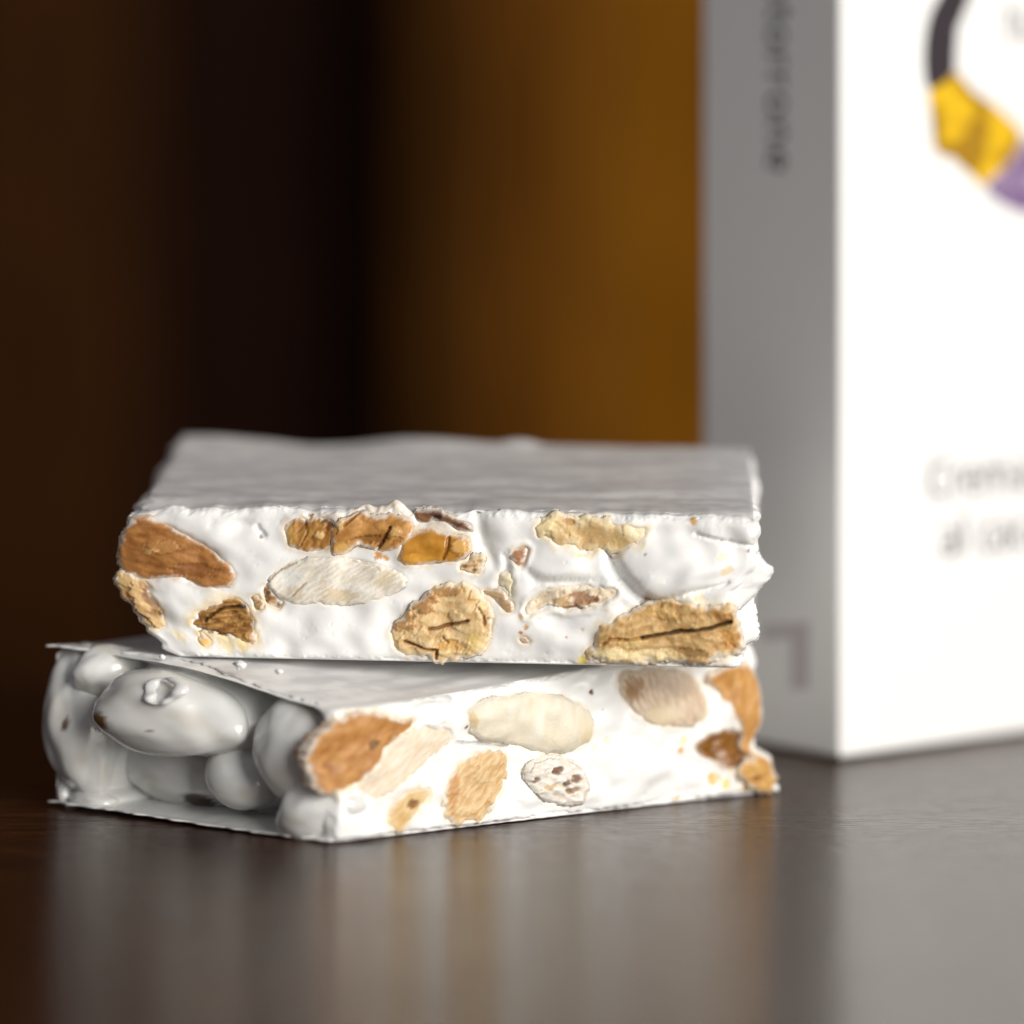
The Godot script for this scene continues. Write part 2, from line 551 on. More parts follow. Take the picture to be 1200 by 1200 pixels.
# ---------------------------------------------------------------- materials
func make_materials() -> void:
	var m := StandardMaterial3D.new()
	m.vertex_color_use_as_albedo = true; m.roughness = 0.34; m.metallic_specular = 0.5
	m.heightmap_enabled = true; m.heightmap_texture = noise_tex(0.03, 11, 512, 4); m.heightmap_scale = 0.0012
	m.uv1_triplanar = true; m.uv1_scale = Vector3.ONE * 55.0
	mats.nougat = m
	m = StandardMaterial3D.new()
	m.vertex_color_use_as_albedo = true; m.roughness = 0.2; m.metallic_specular = 0.6
	m.clearcoat_enabled = true; m.clearcoat = 0.5; m.clearcoat_roughness = 0.08
	mats.glossy = m
	m = StandardMaterial3D.new()
	m.vertex_color_use_as_albedo = true; m.roughness = 0.36; m.metallic_specular = 0.5
	m.heightmap_enabled = true; m.heightmap_texture = noise_tex(0.02, 21, 512, 4); m.heightmap_scale = 0.0006
	m.uv1_triplanar = true; m.uv1_scale = Vector3.ONE * 60.0
	mats.wafer = m
	m = StandardMaterial3D.new()
	m.vertex_color_use_as_albedo = true; m.roughness = 0.5; m.metallic_specular = 0.45
	m.heightmap_enabled = true; m.heightmap_texture = noise_tex(0.05, 31, 512, 4); m.heightmap_scale = 0.003
	m.uv1_triplanar = true; m.uv1_scale = Vector3.ONE * 70.0
	mats.almond = m
	m = StandardMaterial3D.new()
	m.vertex_color_use_as_albedo = true; m.roughness = 0.3; m.metallic_specular = 0.5
	mats.skin = m
	m = StandardMaterial3D.new()
	m.albedo_color = Color(0.925, 0.925, 0.92); m.roughness = 0.45; m.metallic_specular = 0.4
	mats.card = m
	for k in [["ink", Color8(48, 40, 46)], ["grey_ink", Color8(84, 76, 76)], ["pale_ink", Color8(196, 190, 192)], ["yellow", Color8(228, 182, 4)], ["purple", Color8(158, 138, 168)]]:
		m = StandardMaterial3D.new()
		m.albedo_color = k[1]; m.roughness = 0.5
		mats[k[0]] = m
	mats.yellow.albedo_texture = noise_tex(0.012, 5, 256, 3, ramp(Color(0.72, 0.68, 0.5), Color(1, 1, 1), 0.35, 0.65))
	mats.yellow.uv1_triplanar = true; mats.yellow.uv1_scale = Vector3.ONE * 50.0
	mats.purple.albedo_texture = noise_tex(0.015, 6, 256, 3, ramp(Color(0.7, 0.6, 0.75), Color(1, 1, 1), 0.3, 0.7))
	mats.purple.uv1_triplanar = true; mats.purple.uv1_scale = Vector3.ONE * 50.0
	# table: dark varnished wood with open grain
	m = StandardMaterial3D.new()
	m.albedo_texture = noise_tex(0.02, 41, 1024, 5, ramp(Color8(40, 23, 13), Color8(74, 43, 25), 0.25, 0.75))
	m.uv1_triplanar = true; m.uv1_scale = Vector3(3.0, 10.0, 26.0)
	m.roughness = 0.22; m.metallic_specular = 0.68
	m.heightmap_enabled = true; m.heightmap_texture = noise_tex(0.05, 43, 1024, 5); m.heightmap_scale = 0.014
	mats.table = m
	for k in [["plank_warm", Color8(138, 88, 14)], ["plank_mid", Color8(112, 68, 14)], ["plank_dim", Color8(80, 48, 13)], ["plank_left", Color8(66, 38, 16)], ["plank_dark", Color8(36, 18, 10)]]:
		m = StandardMaterial3D.new()
		m.albedo_color = k[1]; m.roughness = 0.6; m.metallic_specular = 0.12
		m.albedo_texture = noise_tex(0.02, 51, 512, 4, ramp(Color(0.72, 0.7, 0.66), Color(1, 1, 1), 0.25, 0.75)) if not mats.has("plank_warm") else mats.plank_warm.albedo_texture
		m.uv1_triplanar = true; m.uv1_scale = Vector3(14.0, 2.0, 14.0)
		mats[k[0]] = m


# ---------------------------------------------------------------- the scene
func _ready() -> void:
	# camera: lens level, shifted down, focused on the front face of the upper slab
	var cam := Camera3D.new()
	cam.name = "camera"
	add_child(cam)
	cam.position = Vector3(0, EYE * S, 0)
	var near := 0.05
	cam.set_frustum(near * 1200.0 / F, Vector2(0, -near * (600.0 - HORIZON) / F), near, 20.0)
	var lens := CameraAttributesPhysical.new()
	lens.frustum_focal_length = 50.0
	lens.frustum_focus_distance = 0.606
	lens.exposure_aperture = 1.75
	lens.frustum_near = near; lens.frustum_far = 20.0
	cam.attributes = lens
	cam.current = true

	var we := WorldEnvironment.new()
	we.name = "world"
	var env := Environment.new()
	env.background_mode = Environment.BG_COLOR
	env.background_color = Color(0.092, 0.084, 0.09).linear_to_srgb()
	env.tonemap_mode = Environment.TONE_MAPPER_LINEAR
	env.tonemap_exposure = 1.0
	env.sdfgi_enabled = true; env.ssao_enabled = true; env.ssil_enabled = true
	we.environment = env
	add_child(we)
	area_light("window_light", Vector3(0.02, 0.03, -0.62), 38.0, 18.0, 1.6, Vector2(1.0, 1.0), 3.75, Color(1.0, 0.985, 0.96))
	area_light("fill_light", Vector3(0.0, 0.03, -0.62), -50.0, 35.0, 1.6, Vector2(0.8, 0.8), 0.10, Color(0.93, 0.97, 1.0))

	noise(n_big, FastNoiseLite.TYPE_SIMPLEX_SMOOTH, 0.012, 2, 3)
	noise(n_mid, FastNoiseLite.TYPE_SIMPLEX_SMOOTH, 0.055, 3, 7)
	noise(n_fine, FastNoiseLite.TYPE_SIMPLEX_SMOOTH, 0.19, 2, 13)
	noise(n_alm, FastNoiseLite.TYPE_SIMPLEX_SMOOTH, 0.036, 2, 23)
	noise(n_soft, FastNoiseLite.TYPE_SIMPLEX_SMOOTH, 0.022, 1, 29)
	noise(n_cell, FastNoiseLite.TYPE_CELLULAR, 0.11, 1, 17)
	n_cell.cellular_return_type = FastNoiseLite.RETURN_CELL_VALUE
	noise(n_pore, FastNoiseLite.TYPE_CELLULAR, 0.05, 1, 19)
	n_pore.cellular_return_type = FastNoiseLite.RETURN_DISTANCE
	make_materials()
	build_table()
	build_cabinet()
	build_carton()
	build_lower()
	build_upper()
	build_crumbs()

func area_light(called: String, target: Vector3, turn: float, up: float, dist: float, size: Vector2, energy: float, col: Color) -> void:
	var l := AreaLight3D.new()
	l.name = called
	var a := deg_to_rad(turn); var e := deg_to_rad(up)
	var at := target + Vector3(sin(a) * cos(e), sin(e), cos(a) * cos(e)) * dist
	l.area_size = size
	l.light_energy = energy
	l.light_color = col
	l.area_normalize_energy = true
	l.shadow_enabled = true
	l.area_range = 10.0
	add_child(l)
	l.look_at_from_position(at, target)

func build_table() -> void:
	var t := thing("wooden_table", Vector3(0, -0.03, -0.40), "dark brown glossy wooden table under the nougat and the carton", "table")
	part(t, "table_top", round_box(Vector3(1.6, 0.03, 0.66), 0.003), mats.table)

func build_cabinet() -> void:
	var t := thing("wooden_cabinet", Vector3(0, -0.72, -1.30), "brown wooden cabinet with a dark gap, out of focus behind the table", "cabinet")
	var planks := [   # left x, right x, how far back, material (units)
		[-6000, -2450, 0, "plank_left"], [-2445, -940, 0, "plank_left"], [-1300, 0, 500, "plank_dark"], [-245, -35, 0, "plank_dim"], [-30, 175, 0, "plank_mid"], [180, 1200, 0, "plank_warm"], [1205, 3000, 0, "plank_warm"], [3005, 6000, 0, "plank_mid"]]
	for p in planks:
		var w: float = (p[1] - p[0]) * S
		var m := part(t, "plank", round_box(Vector3(w, 1.9, 0.02), 0.001, 2), mats[p[3]])
		m.position = Vector3((p[0] + p[1]) * 0.5 * S, 0, -p[2] * S - 0.01)

# ---- carton
var carton_corner := Vector2(417, 6497)
var carton_dir := Vector2(0.771, 0.637)

func carton_front(x: float, y: float) -> Vector2:
	var a := on_plane(x, y, carton_corner, carton_corner + carton_dir * 1000.0)
	return Vector2(a.x * 1000.0, a.y) * S

func carton_side(x: float, y: float) -> Vector2:
	var back := carton_corner + Vector2(-carton_dir.y, carton_dir.x) * 265.0
	var a := on_plane(x, y, carton_corner, back)
	return Vector2(a.x * 265.0, a.y) * S

func build_carton() -> void:
	var wide := 0.105
	var deep := 0.0265
	var t := thing("carton", Vector3(carton_corner.x * S, 0, -carton_corner.y * S), "white cardboard carton with printed ring standing behind the nougat", "carton")
	t.rotation.y = atan2(carton_dir.y, carton_dir.x)
	# own axes: x along the front, y up, z towards the viewer; corner at the origin
	var body := part(t, "carton_body", round_box(Vector3(wide, 0.17, deep), 0.0007, 3), mats.card)
	body.position = Vector3(wide / 2, 0.0004, -deep / 2)
	var rings := [
		["printed_ring", "ink", [1098, 0, 1088, 22, 1083, 54, 1083, 82, 1087, 107, 1102, 100, 1119, 88, 1119, 54, 1122, 26, 1129, 0, 1149, -28, 1175, -60, 1215, -80, 1260, -85, 1260, -120, 1210, -115, 1160, -90, 1125, -45]],
		["printed_patch", "yellow", [1088, 106, 1097, 103, 1108, 95, 1121, 84, 1129, 104, 1139, 106, 1151, 117, 1165, 124, 1177, 139, 1190, 146, 1199, 160, 1190, 180, 1175, 199, 1165, 205, 1151, 219, 1138, 204, 1130, 198, 1116, 184, 1104, 182, 1095, 173, 1099, 152, 1092, 140, 1090, 121]],
		["printed_patch", "purple", [1153, 219, 1166, 206, 1177, 200, 1191, 181, 1200, 162, 1225, 170, 1262, 180, 1280, 176, 1290, 215, 1262, 240, 1240, 255, 1210, 252, 1190, 246, 1170, 236]]]
	var lift := 0.0
	var ring: MeshInstance3D
	for r in rings:
		var poly := PackedVector2Array()
		for p in flat_list(r[2]): poly.append(carton_front(p.x, p.y))
		var m := part(ring if ring else t, r[0], plate(poly if r[1] == "yellow" else rounded(poly), 0.00004 + lift), mats[r[1]])
		if not ring:
			ring = m
			m.position.z = 0.00002
		m.set_meta("label", {"ink": "dark grey printed arc of the ring", "yellow": "yellow printed patch of the ring", "purple": "purple printed patch of the ring"}[r[1]])
		lift += 0.00001
	lettering(t, "Crema", carton_front(1086, 586), 0.0046, 0.0, mats.ink, false)
	lettering(t, "al cacao", carton_front(1102, 654), 0.0046, 0.0, mats.ink, false)
	lettering(t, "tutto", carton_front(1178, 52), 0.0030, 0.0, mats.grey_ink, false)
	var p := carton_side(894, 4)
	lettering(t, "torrone", p, 0.0013, 0.0, mats.ink, true)
	p = carton_side(894, -92)
	lettering(t, "con", p, 0.0013, 0.0, mats.ink, true)
	var mark := PackedVector2Array()
	for q in [[893, 733], [948, 729], [948, 806], [928, 808], [928, 747], [893, 750]]:
		var s := carton_side(q[0], q[1])
		mark.append(Vector2(-s.x, s.y))
	var mm := part(t, "printed_mark", plate(mark, 0.00004), mats.pale_ink)
	mm.rotation.y = -PI / 2
	mm.position.x = -0.00002
	mm.scale = Vector3(1, 1, 1)

func lettering(t: Node3D, words: String, at: Vector2, height: float, _turn: float, m: Material, side: bool) -> void:
	var f := SystemFont.new()
	f.font_names = PackedStringArray(["Droid Sans"])
	f.font_weight = 400
	var tm := TextMesh.new()
	tm.font = f; tm.text = words; tm.font_size = 64; tm.pixel_size = height / 64.0 * 1.35; tm.depth = 0.00004
	tm.horizontal_alignment = HORIZONTAL_ALIGNMENT_LEFT; tm.vertical_alignment = VERTICAL_ALIGNMENT_BOTTOM
	var o := part(t, "lettering", tm, m)
	if side:   # reads downwards on the narrow side
		o.basis = Basis(Vector3(0, 0, 1), Vector3(1, 0, 0), Vector3(0, 1, 0)) if false else Basis(Vector3(0, -1, 0), Vector3(0, 0, 1), Vector3(-1, 0, 0))
		o.position = Vector3(-0.00004, at.y, -at.x - height * 0.5)
	else:
		o.position = Vector3(at.x, at.y - height * 0.3, 0.00003)

# ---- lower slab
func build_lower() -> void:
	var sl := Slab.new()
	sl.lower = true
	sl.fl = Vector2(-207, 5917); sl.fr = Vector2(318, 6263); sl.br = Vector2(90, 6820); sl.bl = Vector2(-555, 6173)
	sl.L = sl.fl.distance_to(sl.fr); sl.W = sl.fl.distance_to(sl.bl); sl.T = 186.0
	sl.y0 = 3.0; sl.R = 9.0
	var t := thing("nougat_slab", Vector3(-0.0207, 0, -0.5917), "lower slab of white almond nougat, with a broken left side darkened in colour as shade", "nougat", "stacked slabs of almond nougat")
	sl.origin = t.position
	for g in [[905, 0], [908, 40], [884, 60], [886, 90], [888, 140], [884, 186]]:
		sl.ends_r.append(Vector2(g[1], (g[0] - 905) * 1.25))
	var tan_c := lin(196, 140, 78); var tan_d := lin(164, 108, 55); var cream := lin(240, 222, 188); var pale := lin(245, 236, 216); var amber := lin(204, 142, 66)
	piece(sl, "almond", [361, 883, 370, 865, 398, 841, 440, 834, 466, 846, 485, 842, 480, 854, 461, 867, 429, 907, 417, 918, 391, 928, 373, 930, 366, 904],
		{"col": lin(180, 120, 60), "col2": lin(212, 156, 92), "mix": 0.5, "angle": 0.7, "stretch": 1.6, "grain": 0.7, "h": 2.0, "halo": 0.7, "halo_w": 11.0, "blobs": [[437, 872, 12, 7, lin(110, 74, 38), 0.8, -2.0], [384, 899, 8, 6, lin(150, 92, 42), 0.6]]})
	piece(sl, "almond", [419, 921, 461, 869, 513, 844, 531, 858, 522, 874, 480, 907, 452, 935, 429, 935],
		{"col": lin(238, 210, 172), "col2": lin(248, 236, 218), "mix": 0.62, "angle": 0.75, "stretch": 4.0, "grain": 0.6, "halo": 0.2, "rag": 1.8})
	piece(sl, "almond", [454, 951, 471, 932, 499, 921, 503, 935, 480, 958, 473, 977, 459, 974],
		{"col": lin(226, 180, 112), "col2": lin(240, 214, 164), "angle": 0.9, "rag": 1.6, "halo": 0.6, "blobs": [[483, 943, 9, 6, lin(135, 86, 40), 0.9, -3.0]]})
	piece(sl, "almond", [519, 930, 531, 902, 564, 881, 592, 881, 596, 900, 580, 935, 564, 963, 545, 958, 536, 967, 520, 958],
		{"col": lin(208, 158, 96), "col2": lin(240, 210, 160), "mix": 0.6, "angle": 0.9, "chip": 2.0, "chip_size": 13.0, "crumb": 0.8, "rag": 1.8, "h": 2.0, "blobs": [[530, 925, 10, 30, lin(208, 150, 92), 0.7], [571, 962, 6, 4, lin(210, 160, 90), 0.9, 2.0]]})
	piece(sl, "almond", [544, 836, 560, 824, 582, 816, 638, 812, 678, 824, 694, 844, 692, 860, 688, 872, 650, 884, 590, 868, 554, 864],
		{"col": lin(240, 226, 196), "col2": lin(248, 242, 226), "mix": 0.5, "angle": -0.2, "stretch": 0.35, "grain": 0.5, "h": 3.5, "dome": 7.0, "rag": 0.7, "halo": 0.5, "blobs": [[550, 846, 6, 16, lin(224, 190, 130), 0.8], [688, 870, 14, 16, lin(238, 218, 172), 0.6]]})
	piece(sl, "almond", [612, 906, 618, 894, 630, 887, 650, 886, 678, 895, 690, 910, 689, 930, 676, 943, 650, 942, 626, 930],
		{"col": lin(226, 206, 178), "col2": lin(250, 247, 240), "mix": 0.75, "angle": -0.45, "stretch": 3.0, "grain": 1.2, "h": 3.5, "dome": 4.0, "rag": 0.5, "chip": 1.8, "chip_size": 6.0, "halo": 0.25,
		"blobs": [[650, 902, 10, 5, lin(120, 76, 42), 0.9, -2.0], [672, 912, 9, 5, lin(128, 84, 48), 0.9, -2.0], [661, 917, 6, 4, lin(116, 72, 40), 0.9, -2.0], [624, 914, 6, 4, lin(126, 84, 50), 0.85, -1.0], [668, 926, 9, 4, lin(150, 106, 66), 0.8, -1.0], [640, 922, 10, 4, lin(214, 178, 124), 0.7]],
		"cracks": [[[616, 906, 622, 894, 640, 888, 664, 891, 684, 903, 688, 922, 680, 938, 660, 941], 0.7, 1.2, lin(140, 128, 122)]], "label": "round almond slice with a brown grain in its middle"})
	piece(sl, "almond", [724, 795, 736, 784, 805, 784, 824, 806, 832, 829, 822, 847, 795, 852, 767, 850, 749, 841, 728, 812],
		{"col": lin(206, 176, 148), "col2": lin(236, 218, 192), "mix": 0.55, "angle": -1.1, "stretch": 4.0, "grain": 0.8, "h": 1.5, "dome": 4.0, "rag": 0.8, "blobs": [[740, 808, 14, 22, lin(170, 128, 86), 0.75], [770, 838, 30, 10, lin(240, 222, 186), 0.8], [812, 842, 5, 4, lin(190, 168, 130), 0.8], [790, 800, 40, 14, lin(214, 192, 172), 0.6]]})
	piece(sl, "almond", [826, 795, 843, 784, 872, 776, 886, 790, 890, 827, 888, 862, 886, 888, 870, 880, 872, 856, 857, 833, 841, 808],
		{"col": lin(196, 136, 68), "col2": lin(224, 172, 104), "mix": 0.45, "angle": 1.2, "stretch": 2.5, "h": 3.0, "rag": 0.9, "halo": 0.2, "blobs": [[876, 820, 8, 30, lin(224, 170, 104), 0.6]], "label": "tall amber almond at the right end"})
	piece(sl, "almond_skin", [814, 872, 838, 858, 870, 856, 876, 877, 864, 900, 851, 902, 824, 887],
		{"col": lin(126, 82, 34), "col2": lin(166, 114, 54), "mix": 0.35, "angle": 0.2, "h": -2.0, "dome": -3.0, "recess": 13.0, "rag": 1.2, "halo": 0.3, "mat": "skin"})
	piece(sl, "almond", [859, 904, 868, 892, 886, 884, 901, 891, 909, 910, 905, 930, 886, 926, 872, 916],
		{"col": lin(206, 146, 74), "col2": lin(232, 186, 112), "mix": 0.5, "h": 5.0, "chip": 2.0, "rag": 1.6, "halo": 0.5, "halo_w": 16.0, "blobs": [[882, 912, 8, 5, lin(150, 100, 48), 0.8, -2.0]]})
	for s in [[694, 811, 4.5, lin(112, 66, 30)], [545, 852, 3.5, lin(80, 60, 50)], [706, 832, 1.5, lin(120, 90, 70)], [836, 912, 10, lin(226, 180, 104)], [800, 868, 7, lin(244, 222, 172)], [798, 880, 5, lin(226, 176, 100)], [734, 902, 3, lin(226, 200, 170)], [848, 918, 9, lin(236, 206, 140)], [876, 922, 10, lin(230, 190, 116)], [700, 880, 9, lin(240, 230, 205)], [712, 868, 7, lin(240, 230, 205)], [650, 892, 1.6, lin(140, 110, 90)], [795, 938, 6, lin(230, 190, 110)]]:
		sl.specks.append([front_point(sl, s[0], s[1]), s[2], s[3], 0.8])
	for g in [[[489, 825, 500, 821, 512, 819, 528, 820], 5.0, 18.0], [[536, 872, 552, 874, 570, 871, 592, 875], 3.4, 13.0], [[612, 948, 660, 952, 700, 944], 12.0, 2.5], [[640, 890, 600, 915, 604, 940], 10.0, 2.5]]:
		var p := front_list(sl, g[0])
		var r := Rect2(p[0], Vector2.ZERO)
		for q in p: r = r.expand(q)
		sl.grooves.append([p, g[1], g[2], r.grow(g[1] * 2.5 + 3.0)])
	for g in [[400, 960, 60, 35, 0.0, 7.0], [520, 848, 40, 20, 0.0, 5.0], [740, 900, 80, 40, 0.0, 5.0], [850, 835, 22, 20, 0.0, 6.0]]:
		var p := front_point(sl, g[0], g[1])
		sl.bumps.append([p.x, p.y, g[2], g[3], g[4], g[5]])
	# the broken left face: almonds under a skin of nougat
	var brown := lin(120, 84, 44)
	var lumps := [   # photo x, y, how far in, size along the face / up / out, roll, spots, roughness, name
		[84, 850, 16, Vector3(46, 92, 36), 0.10, [[Vector3(0.32, 0.05, 0.95), 0.11, lin(96, 66, 40)]], 1.0, "coated_almond"],
		[108, 792, 22, Vector3(36, 34, 34), 0.2, [], 0.8, "coated_almond"],
		[196, 836, 4, Vector3(98, 49, 46), -0.10, [[Vector3(-0.40, -0.22, 0.88), 0.2, brown], [Vector3(0.25, -0.2, 0.9), 0.04, lin(150, 140, 130)]], 0.9, "coated_almond"],
		[155, 905, 70, Vector3(92, 52, 44), -0.12, [[Vector3(0.6, -0.5, 0.6), 0.3, lin(70, 48, 30)]], 0.6, "coated_almond"],
		[251, 914, 40, Vector3(46, 44, 38), 0.0, [], 0.3, "coated_almond"],
		[334, 886, 34, Vector3(64, 76, 46), 0.2, [], 0.7, "coated_almond"],
		[352, 950, 27, Vector3(54, 46, 44), 0.3, [[Vector3(-0.5, 0.35, 0.8), 0.33, lin(116, 72, 38)]], 0.9, "coated_almond"],
		[97, 938, 12, Vector3(32, 12, 14), 0.0, [], 1.0, "nougat_drop"],
		[68, 930, 14, Vector3(8, 20, 12), 0.3, [], 1.0, "nougat_drop"]]
	for m in lumps:
		var c := left_point(sl, m[0], m[1])
		sl.lumps.append([c.x, c.y, m[2], m[3], m[4]])
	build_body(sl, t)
	for a in sl.almonds: build_piece(sl, a, t)
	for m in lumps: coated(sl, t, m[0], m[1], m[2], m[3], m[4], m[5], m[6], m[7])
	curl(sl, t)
	# wafers above and below; the upper one torn back in the middle of the left face
	wafer(sl, t, false,
		func(w): return 14.0 + 18.0 * exp(-pow((w - 255.0) / 70.0, 2.0)) - 20.0 * smoothstep(330.0, 425.0, w) + n_mid.get_noise_2d(w, 5.0) * 5.0,
		func(u): return 16.0 + n_mid.get_noise_2d(u, 50.0) * 5.0 + n_fine.get_noise_2d(u, 9.0) * 1.5, 3.0,
		func(u, w): return 6.0 * smoothstep(60.0, -20.0, u) * smoothstep(300.0, 430.0, w) - 4.0 * smoothstep(50.0, 12.0, w))
	wafer(sl, t, true,
		func(w): return -6.0 - 6.0 * n_mid.get_noise_2d(w * 0.7, 25.0) + 4.0 * smoothstep(60.0, 0.0, w),
		func(u): return 5.0 + n_mid.get_noise_2d(u, 150.0) * 2.0, 2.6,
		func(u, w): return 1.0 + 5.0 * smoothstep(25.0, -10.0, u) * (0.4 + 0.6 * smoothstep(150.0, 400.0, w)))

func curl(sl: Slab, t: Node3D) -> void:   # a small broken rim of nougat on top of the big coated almond
	var b := Builder.new()
	var c := left_point(sl, 223, 806)
	var ids := PackedInt32Array()
	var nu := 48
	var nv := 12
	for j in nv + 1:
		for i in nu + 1:
			var a := TAU * (i % nu) / nu
			var q := TAU * (j % nv) / nv
			var thick := 6.0 + 3.0 * sin(a * 2.0 + 0.7) + 1.5 * sin(a * 5.0)
			var ring := 22.0 + 2.5 * sin(a * 3.0) + cos(q) * thick
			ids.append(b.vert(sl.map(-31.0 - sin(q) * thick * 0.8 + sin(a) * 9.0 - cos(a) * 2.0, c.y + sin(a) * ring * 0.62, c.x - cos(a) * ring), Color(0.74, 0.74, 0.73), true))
	for j in nv:
		for i in nu:
			var k := j * (nu + 1) + i
			b.quad(ids[k], ids[k + nu + 1], ids[k + nu + 2], ids[k + 1])
	part(t, "broken_rim", b.mesh(), mats.glossy)

# ---- upper slab
func build_upper() -> void:
	var sl := Slab.new()
	sl.fl = Vector2(-440, 6104); sl.fr = Vector2(285, 6000); sl.br = Vector2(304, 6470); sl.bl = Vector2(-430, 6570)
	sl.L = sl.fl.distance_to(sl.fr); sl.W = 480.0; sl.T = 178.0; sl.rise = 32.0
	sl.y0 = 190.0; sl.R = 12.0
	var t := thing("nougat_slab", Vector3(-0.0078, 0.0190, -0.6052), "upper slab of white almond nougat with cut almonds, lying across the lower one", "nougat", "stacked slabs of almond nougat")
	sl.origin = t.position
	# outline of the two ends, in photo points: [x, y]
	for g in [[207, 774], [190, 757], [172, 738], [158, 712], [146, 695], [139, 680], [142, 655], [146, 630], [152, 610], [160, 596], [168, 588]]:
		var p := raw_front(sl, g[0], g[1])
		sl.ends_l.append(Vector2(p.y, p.x))
	for g in [[869, 781], [868, 760], [863, 735], [858, 712], [860, 695], [872, 682], [884, 664], [887, 640], [887, 600]]:
		var p := raw_front(sl, g[0], g[1])
		sl.ends_r.append(Vector2(p.y, p.x - sl.L))
	piece(sl, "almond", [158, 606, 174, 606, 190, 613, 207, 622, 237, 637, 256, 652, 274, 670, 272, 682, 266, 687, 249, 689, 225, 682, 206, 675, 178, 679, 158, 675, 142, 668, 140, 645, 146, 622],
		{"col": lin(140, 88, 42), "col2": lin(180, 126, 70), "mix": 0.42, "angle": -0.25, "stretch": 2.2, "grain": 1.2, "h": 2.0, "dome": 3.0, "rag": 0.6, "crumb": 0.7, "halo": 0.15, "blobs": [[190, 640, 16, 9, lin(196, 146, 88), 0.5, 2.5], [176, 646, 7, 4, lin(214, 168, 112), 0.6, 2.0], [225, 668, 24, 8, lin(128, 80, 40), 0.6, -1.5]], "label": "large toasted tan almond at the upper left end"})
	piece(sl, "almond", [139, 668, 160, 675, 174, 685, 178, 698, 193, 722, 190, 734, 172, 738, 158, 710, 142, 699, 138, 684],
		{"col": lin(136, 92, 52), "col2": lin(226, 190, 134), "mix": 0.5, "angle": -0.7, "stretch": 2.0, "chip": 5.0, "chip_size": 14.0, "rag": 1.2, "h": 2.0, "blobs": [[180, 706, 8, 16, lin(112, 76, 46), 0.7, -2.5], [147, 680, 9, 9, lin(230, 196, 140), 0.7, 2.0], [178, 732, 10, 7, lin(218, 188, 136), 0.6]]})
	piece(sl, "almond", [223, 731, 235, 715, 253, 705, 272, 698, 288, 709, 296, 724, 301, 745, 295, 756, 284, 749, 272, 748, 253, 745, 239, 742],
		{"col": lin(120, 78, 34), "col2": lin(196, 148, 82), "mix": 0.42, "angle": 0.12, "stretch": 6.0, "grain": 2.4, "h": -1.0, "chip": 1.5, "rag": 1.4, "halo": 0.7, "halo_w": 14.0, "halo_col": lin(240, 212, 150), "crumb": 1.0,
		"blobs": [[294, 748, 9, 9, lin(188, 142, 84), 0.8, 3.0], [291, 712, 9, 8, lin(186, 146, 98), 0.8, 3.0]], "cracks": [[[240, 727, 262, 712, 286, 711], 1.8, 4.0], [[228, 737, 240, 738, 276, 746], 1.4, 3.0]], "label": "dark brown almond split along its fibres"})
	piece(sl, "almond", [230, 748, 240, 744, 246, 752, 238, 757], {"col": lin(226, 168, 78), "col2": lin(240, 196, 120), "halo": 0.6, "depth": 10.0, "recess": 6.0})
	piece(sl, "almond_skin", [308, 690, 318, 687, 322, 698, 332, 708, 325, 714, 313, 708], {"col": lin(84, 54, 30), "col2": lin(150, 108, 62), "mix": 0.4, "h": -1.0, "mat": "skin", "halo": 0.5, "depth": 14.0, "recess": 8.0, "blobs": [[319, 706, 5, 4, lin(190, 148, 92), 0.8]]})
	piece(sl, "almond", [294, 702, 300, 698, 309, 706, 308, 715, 299, 714], {"col": lin(150, 108, 66), "col2": lin(220, 186, 136), "chip": 2.0, "depth": 12.0, "recess": 7.0})
	piece(sl, "almond", [313, 680, 327, 667, 347, 658, 375, 653, 407, 655, 440, 661, 467, 670, 477, 682, 463, 694, 433, 704, 393, 709, 370, 704, 350, 709, 333, 703, 320, 692],
		{"col": lin(220, 206, 182), "col2": lin(240, 236, 226), "mix": 0.6, "angle": 0.55, "stretch": 5.0, "grain": 0.9, "h": 2.5, "dome": 4.5, "rag": 0.8, "halo": 0.15, "blobs": [[396, 697, 20, 10, lin(216, 196, 160), 0.7], [454, 678, 14, 10, lin(222, 204, 170), 0.7], [340, 676, 16, 10, lin(238, 238, 234), 0.7], [350, 697, 10, 7, lin(226, 210, 182), 0.7]],
		"cracks": [[[314, 682, 328, 668, 347, 659], 1.3, 1.5, lin(160, 130, 96)], [[408, 656, 436, 661, 446, 668], 1.0, 1.2, lin(190, 170, 140)], [[342, 698, 358, 683], 1.2, 1.2, lin(190, 172, 146)]]})
	piece(sl, "almond", [336, 612, 350, 607, 373, 607, 394, 607, 393, 624, 388, 644, 355, 646, 342, 641, 331, 625],
		{"col": lin(146, 98, 44), "col2": lin(192, 142, 76), "mix": 0.5, "angle": 1.2, "stretch": 2.5, "grain": 1.6, "h": 0.5, "chip": 2.2, "chip_size": 11.0, "rag": 0.9, "blobs": [[374, 627, 5, 5, lin(226, 190, 128), 0.9, 1.5], [340, 628, 7, 14, lin(210, 168, 98), 0.7], [386, 610, 8, 8, lin(92, 58, 30), 0.7, -2.0]],
		"cracks": [[[393, 606, 391, 626, 386, 646], 1.6, 5.0], [[352, 640, 360, 625, 358, 610], 1.2, 2.0, lin(110, 70, 30)]]})
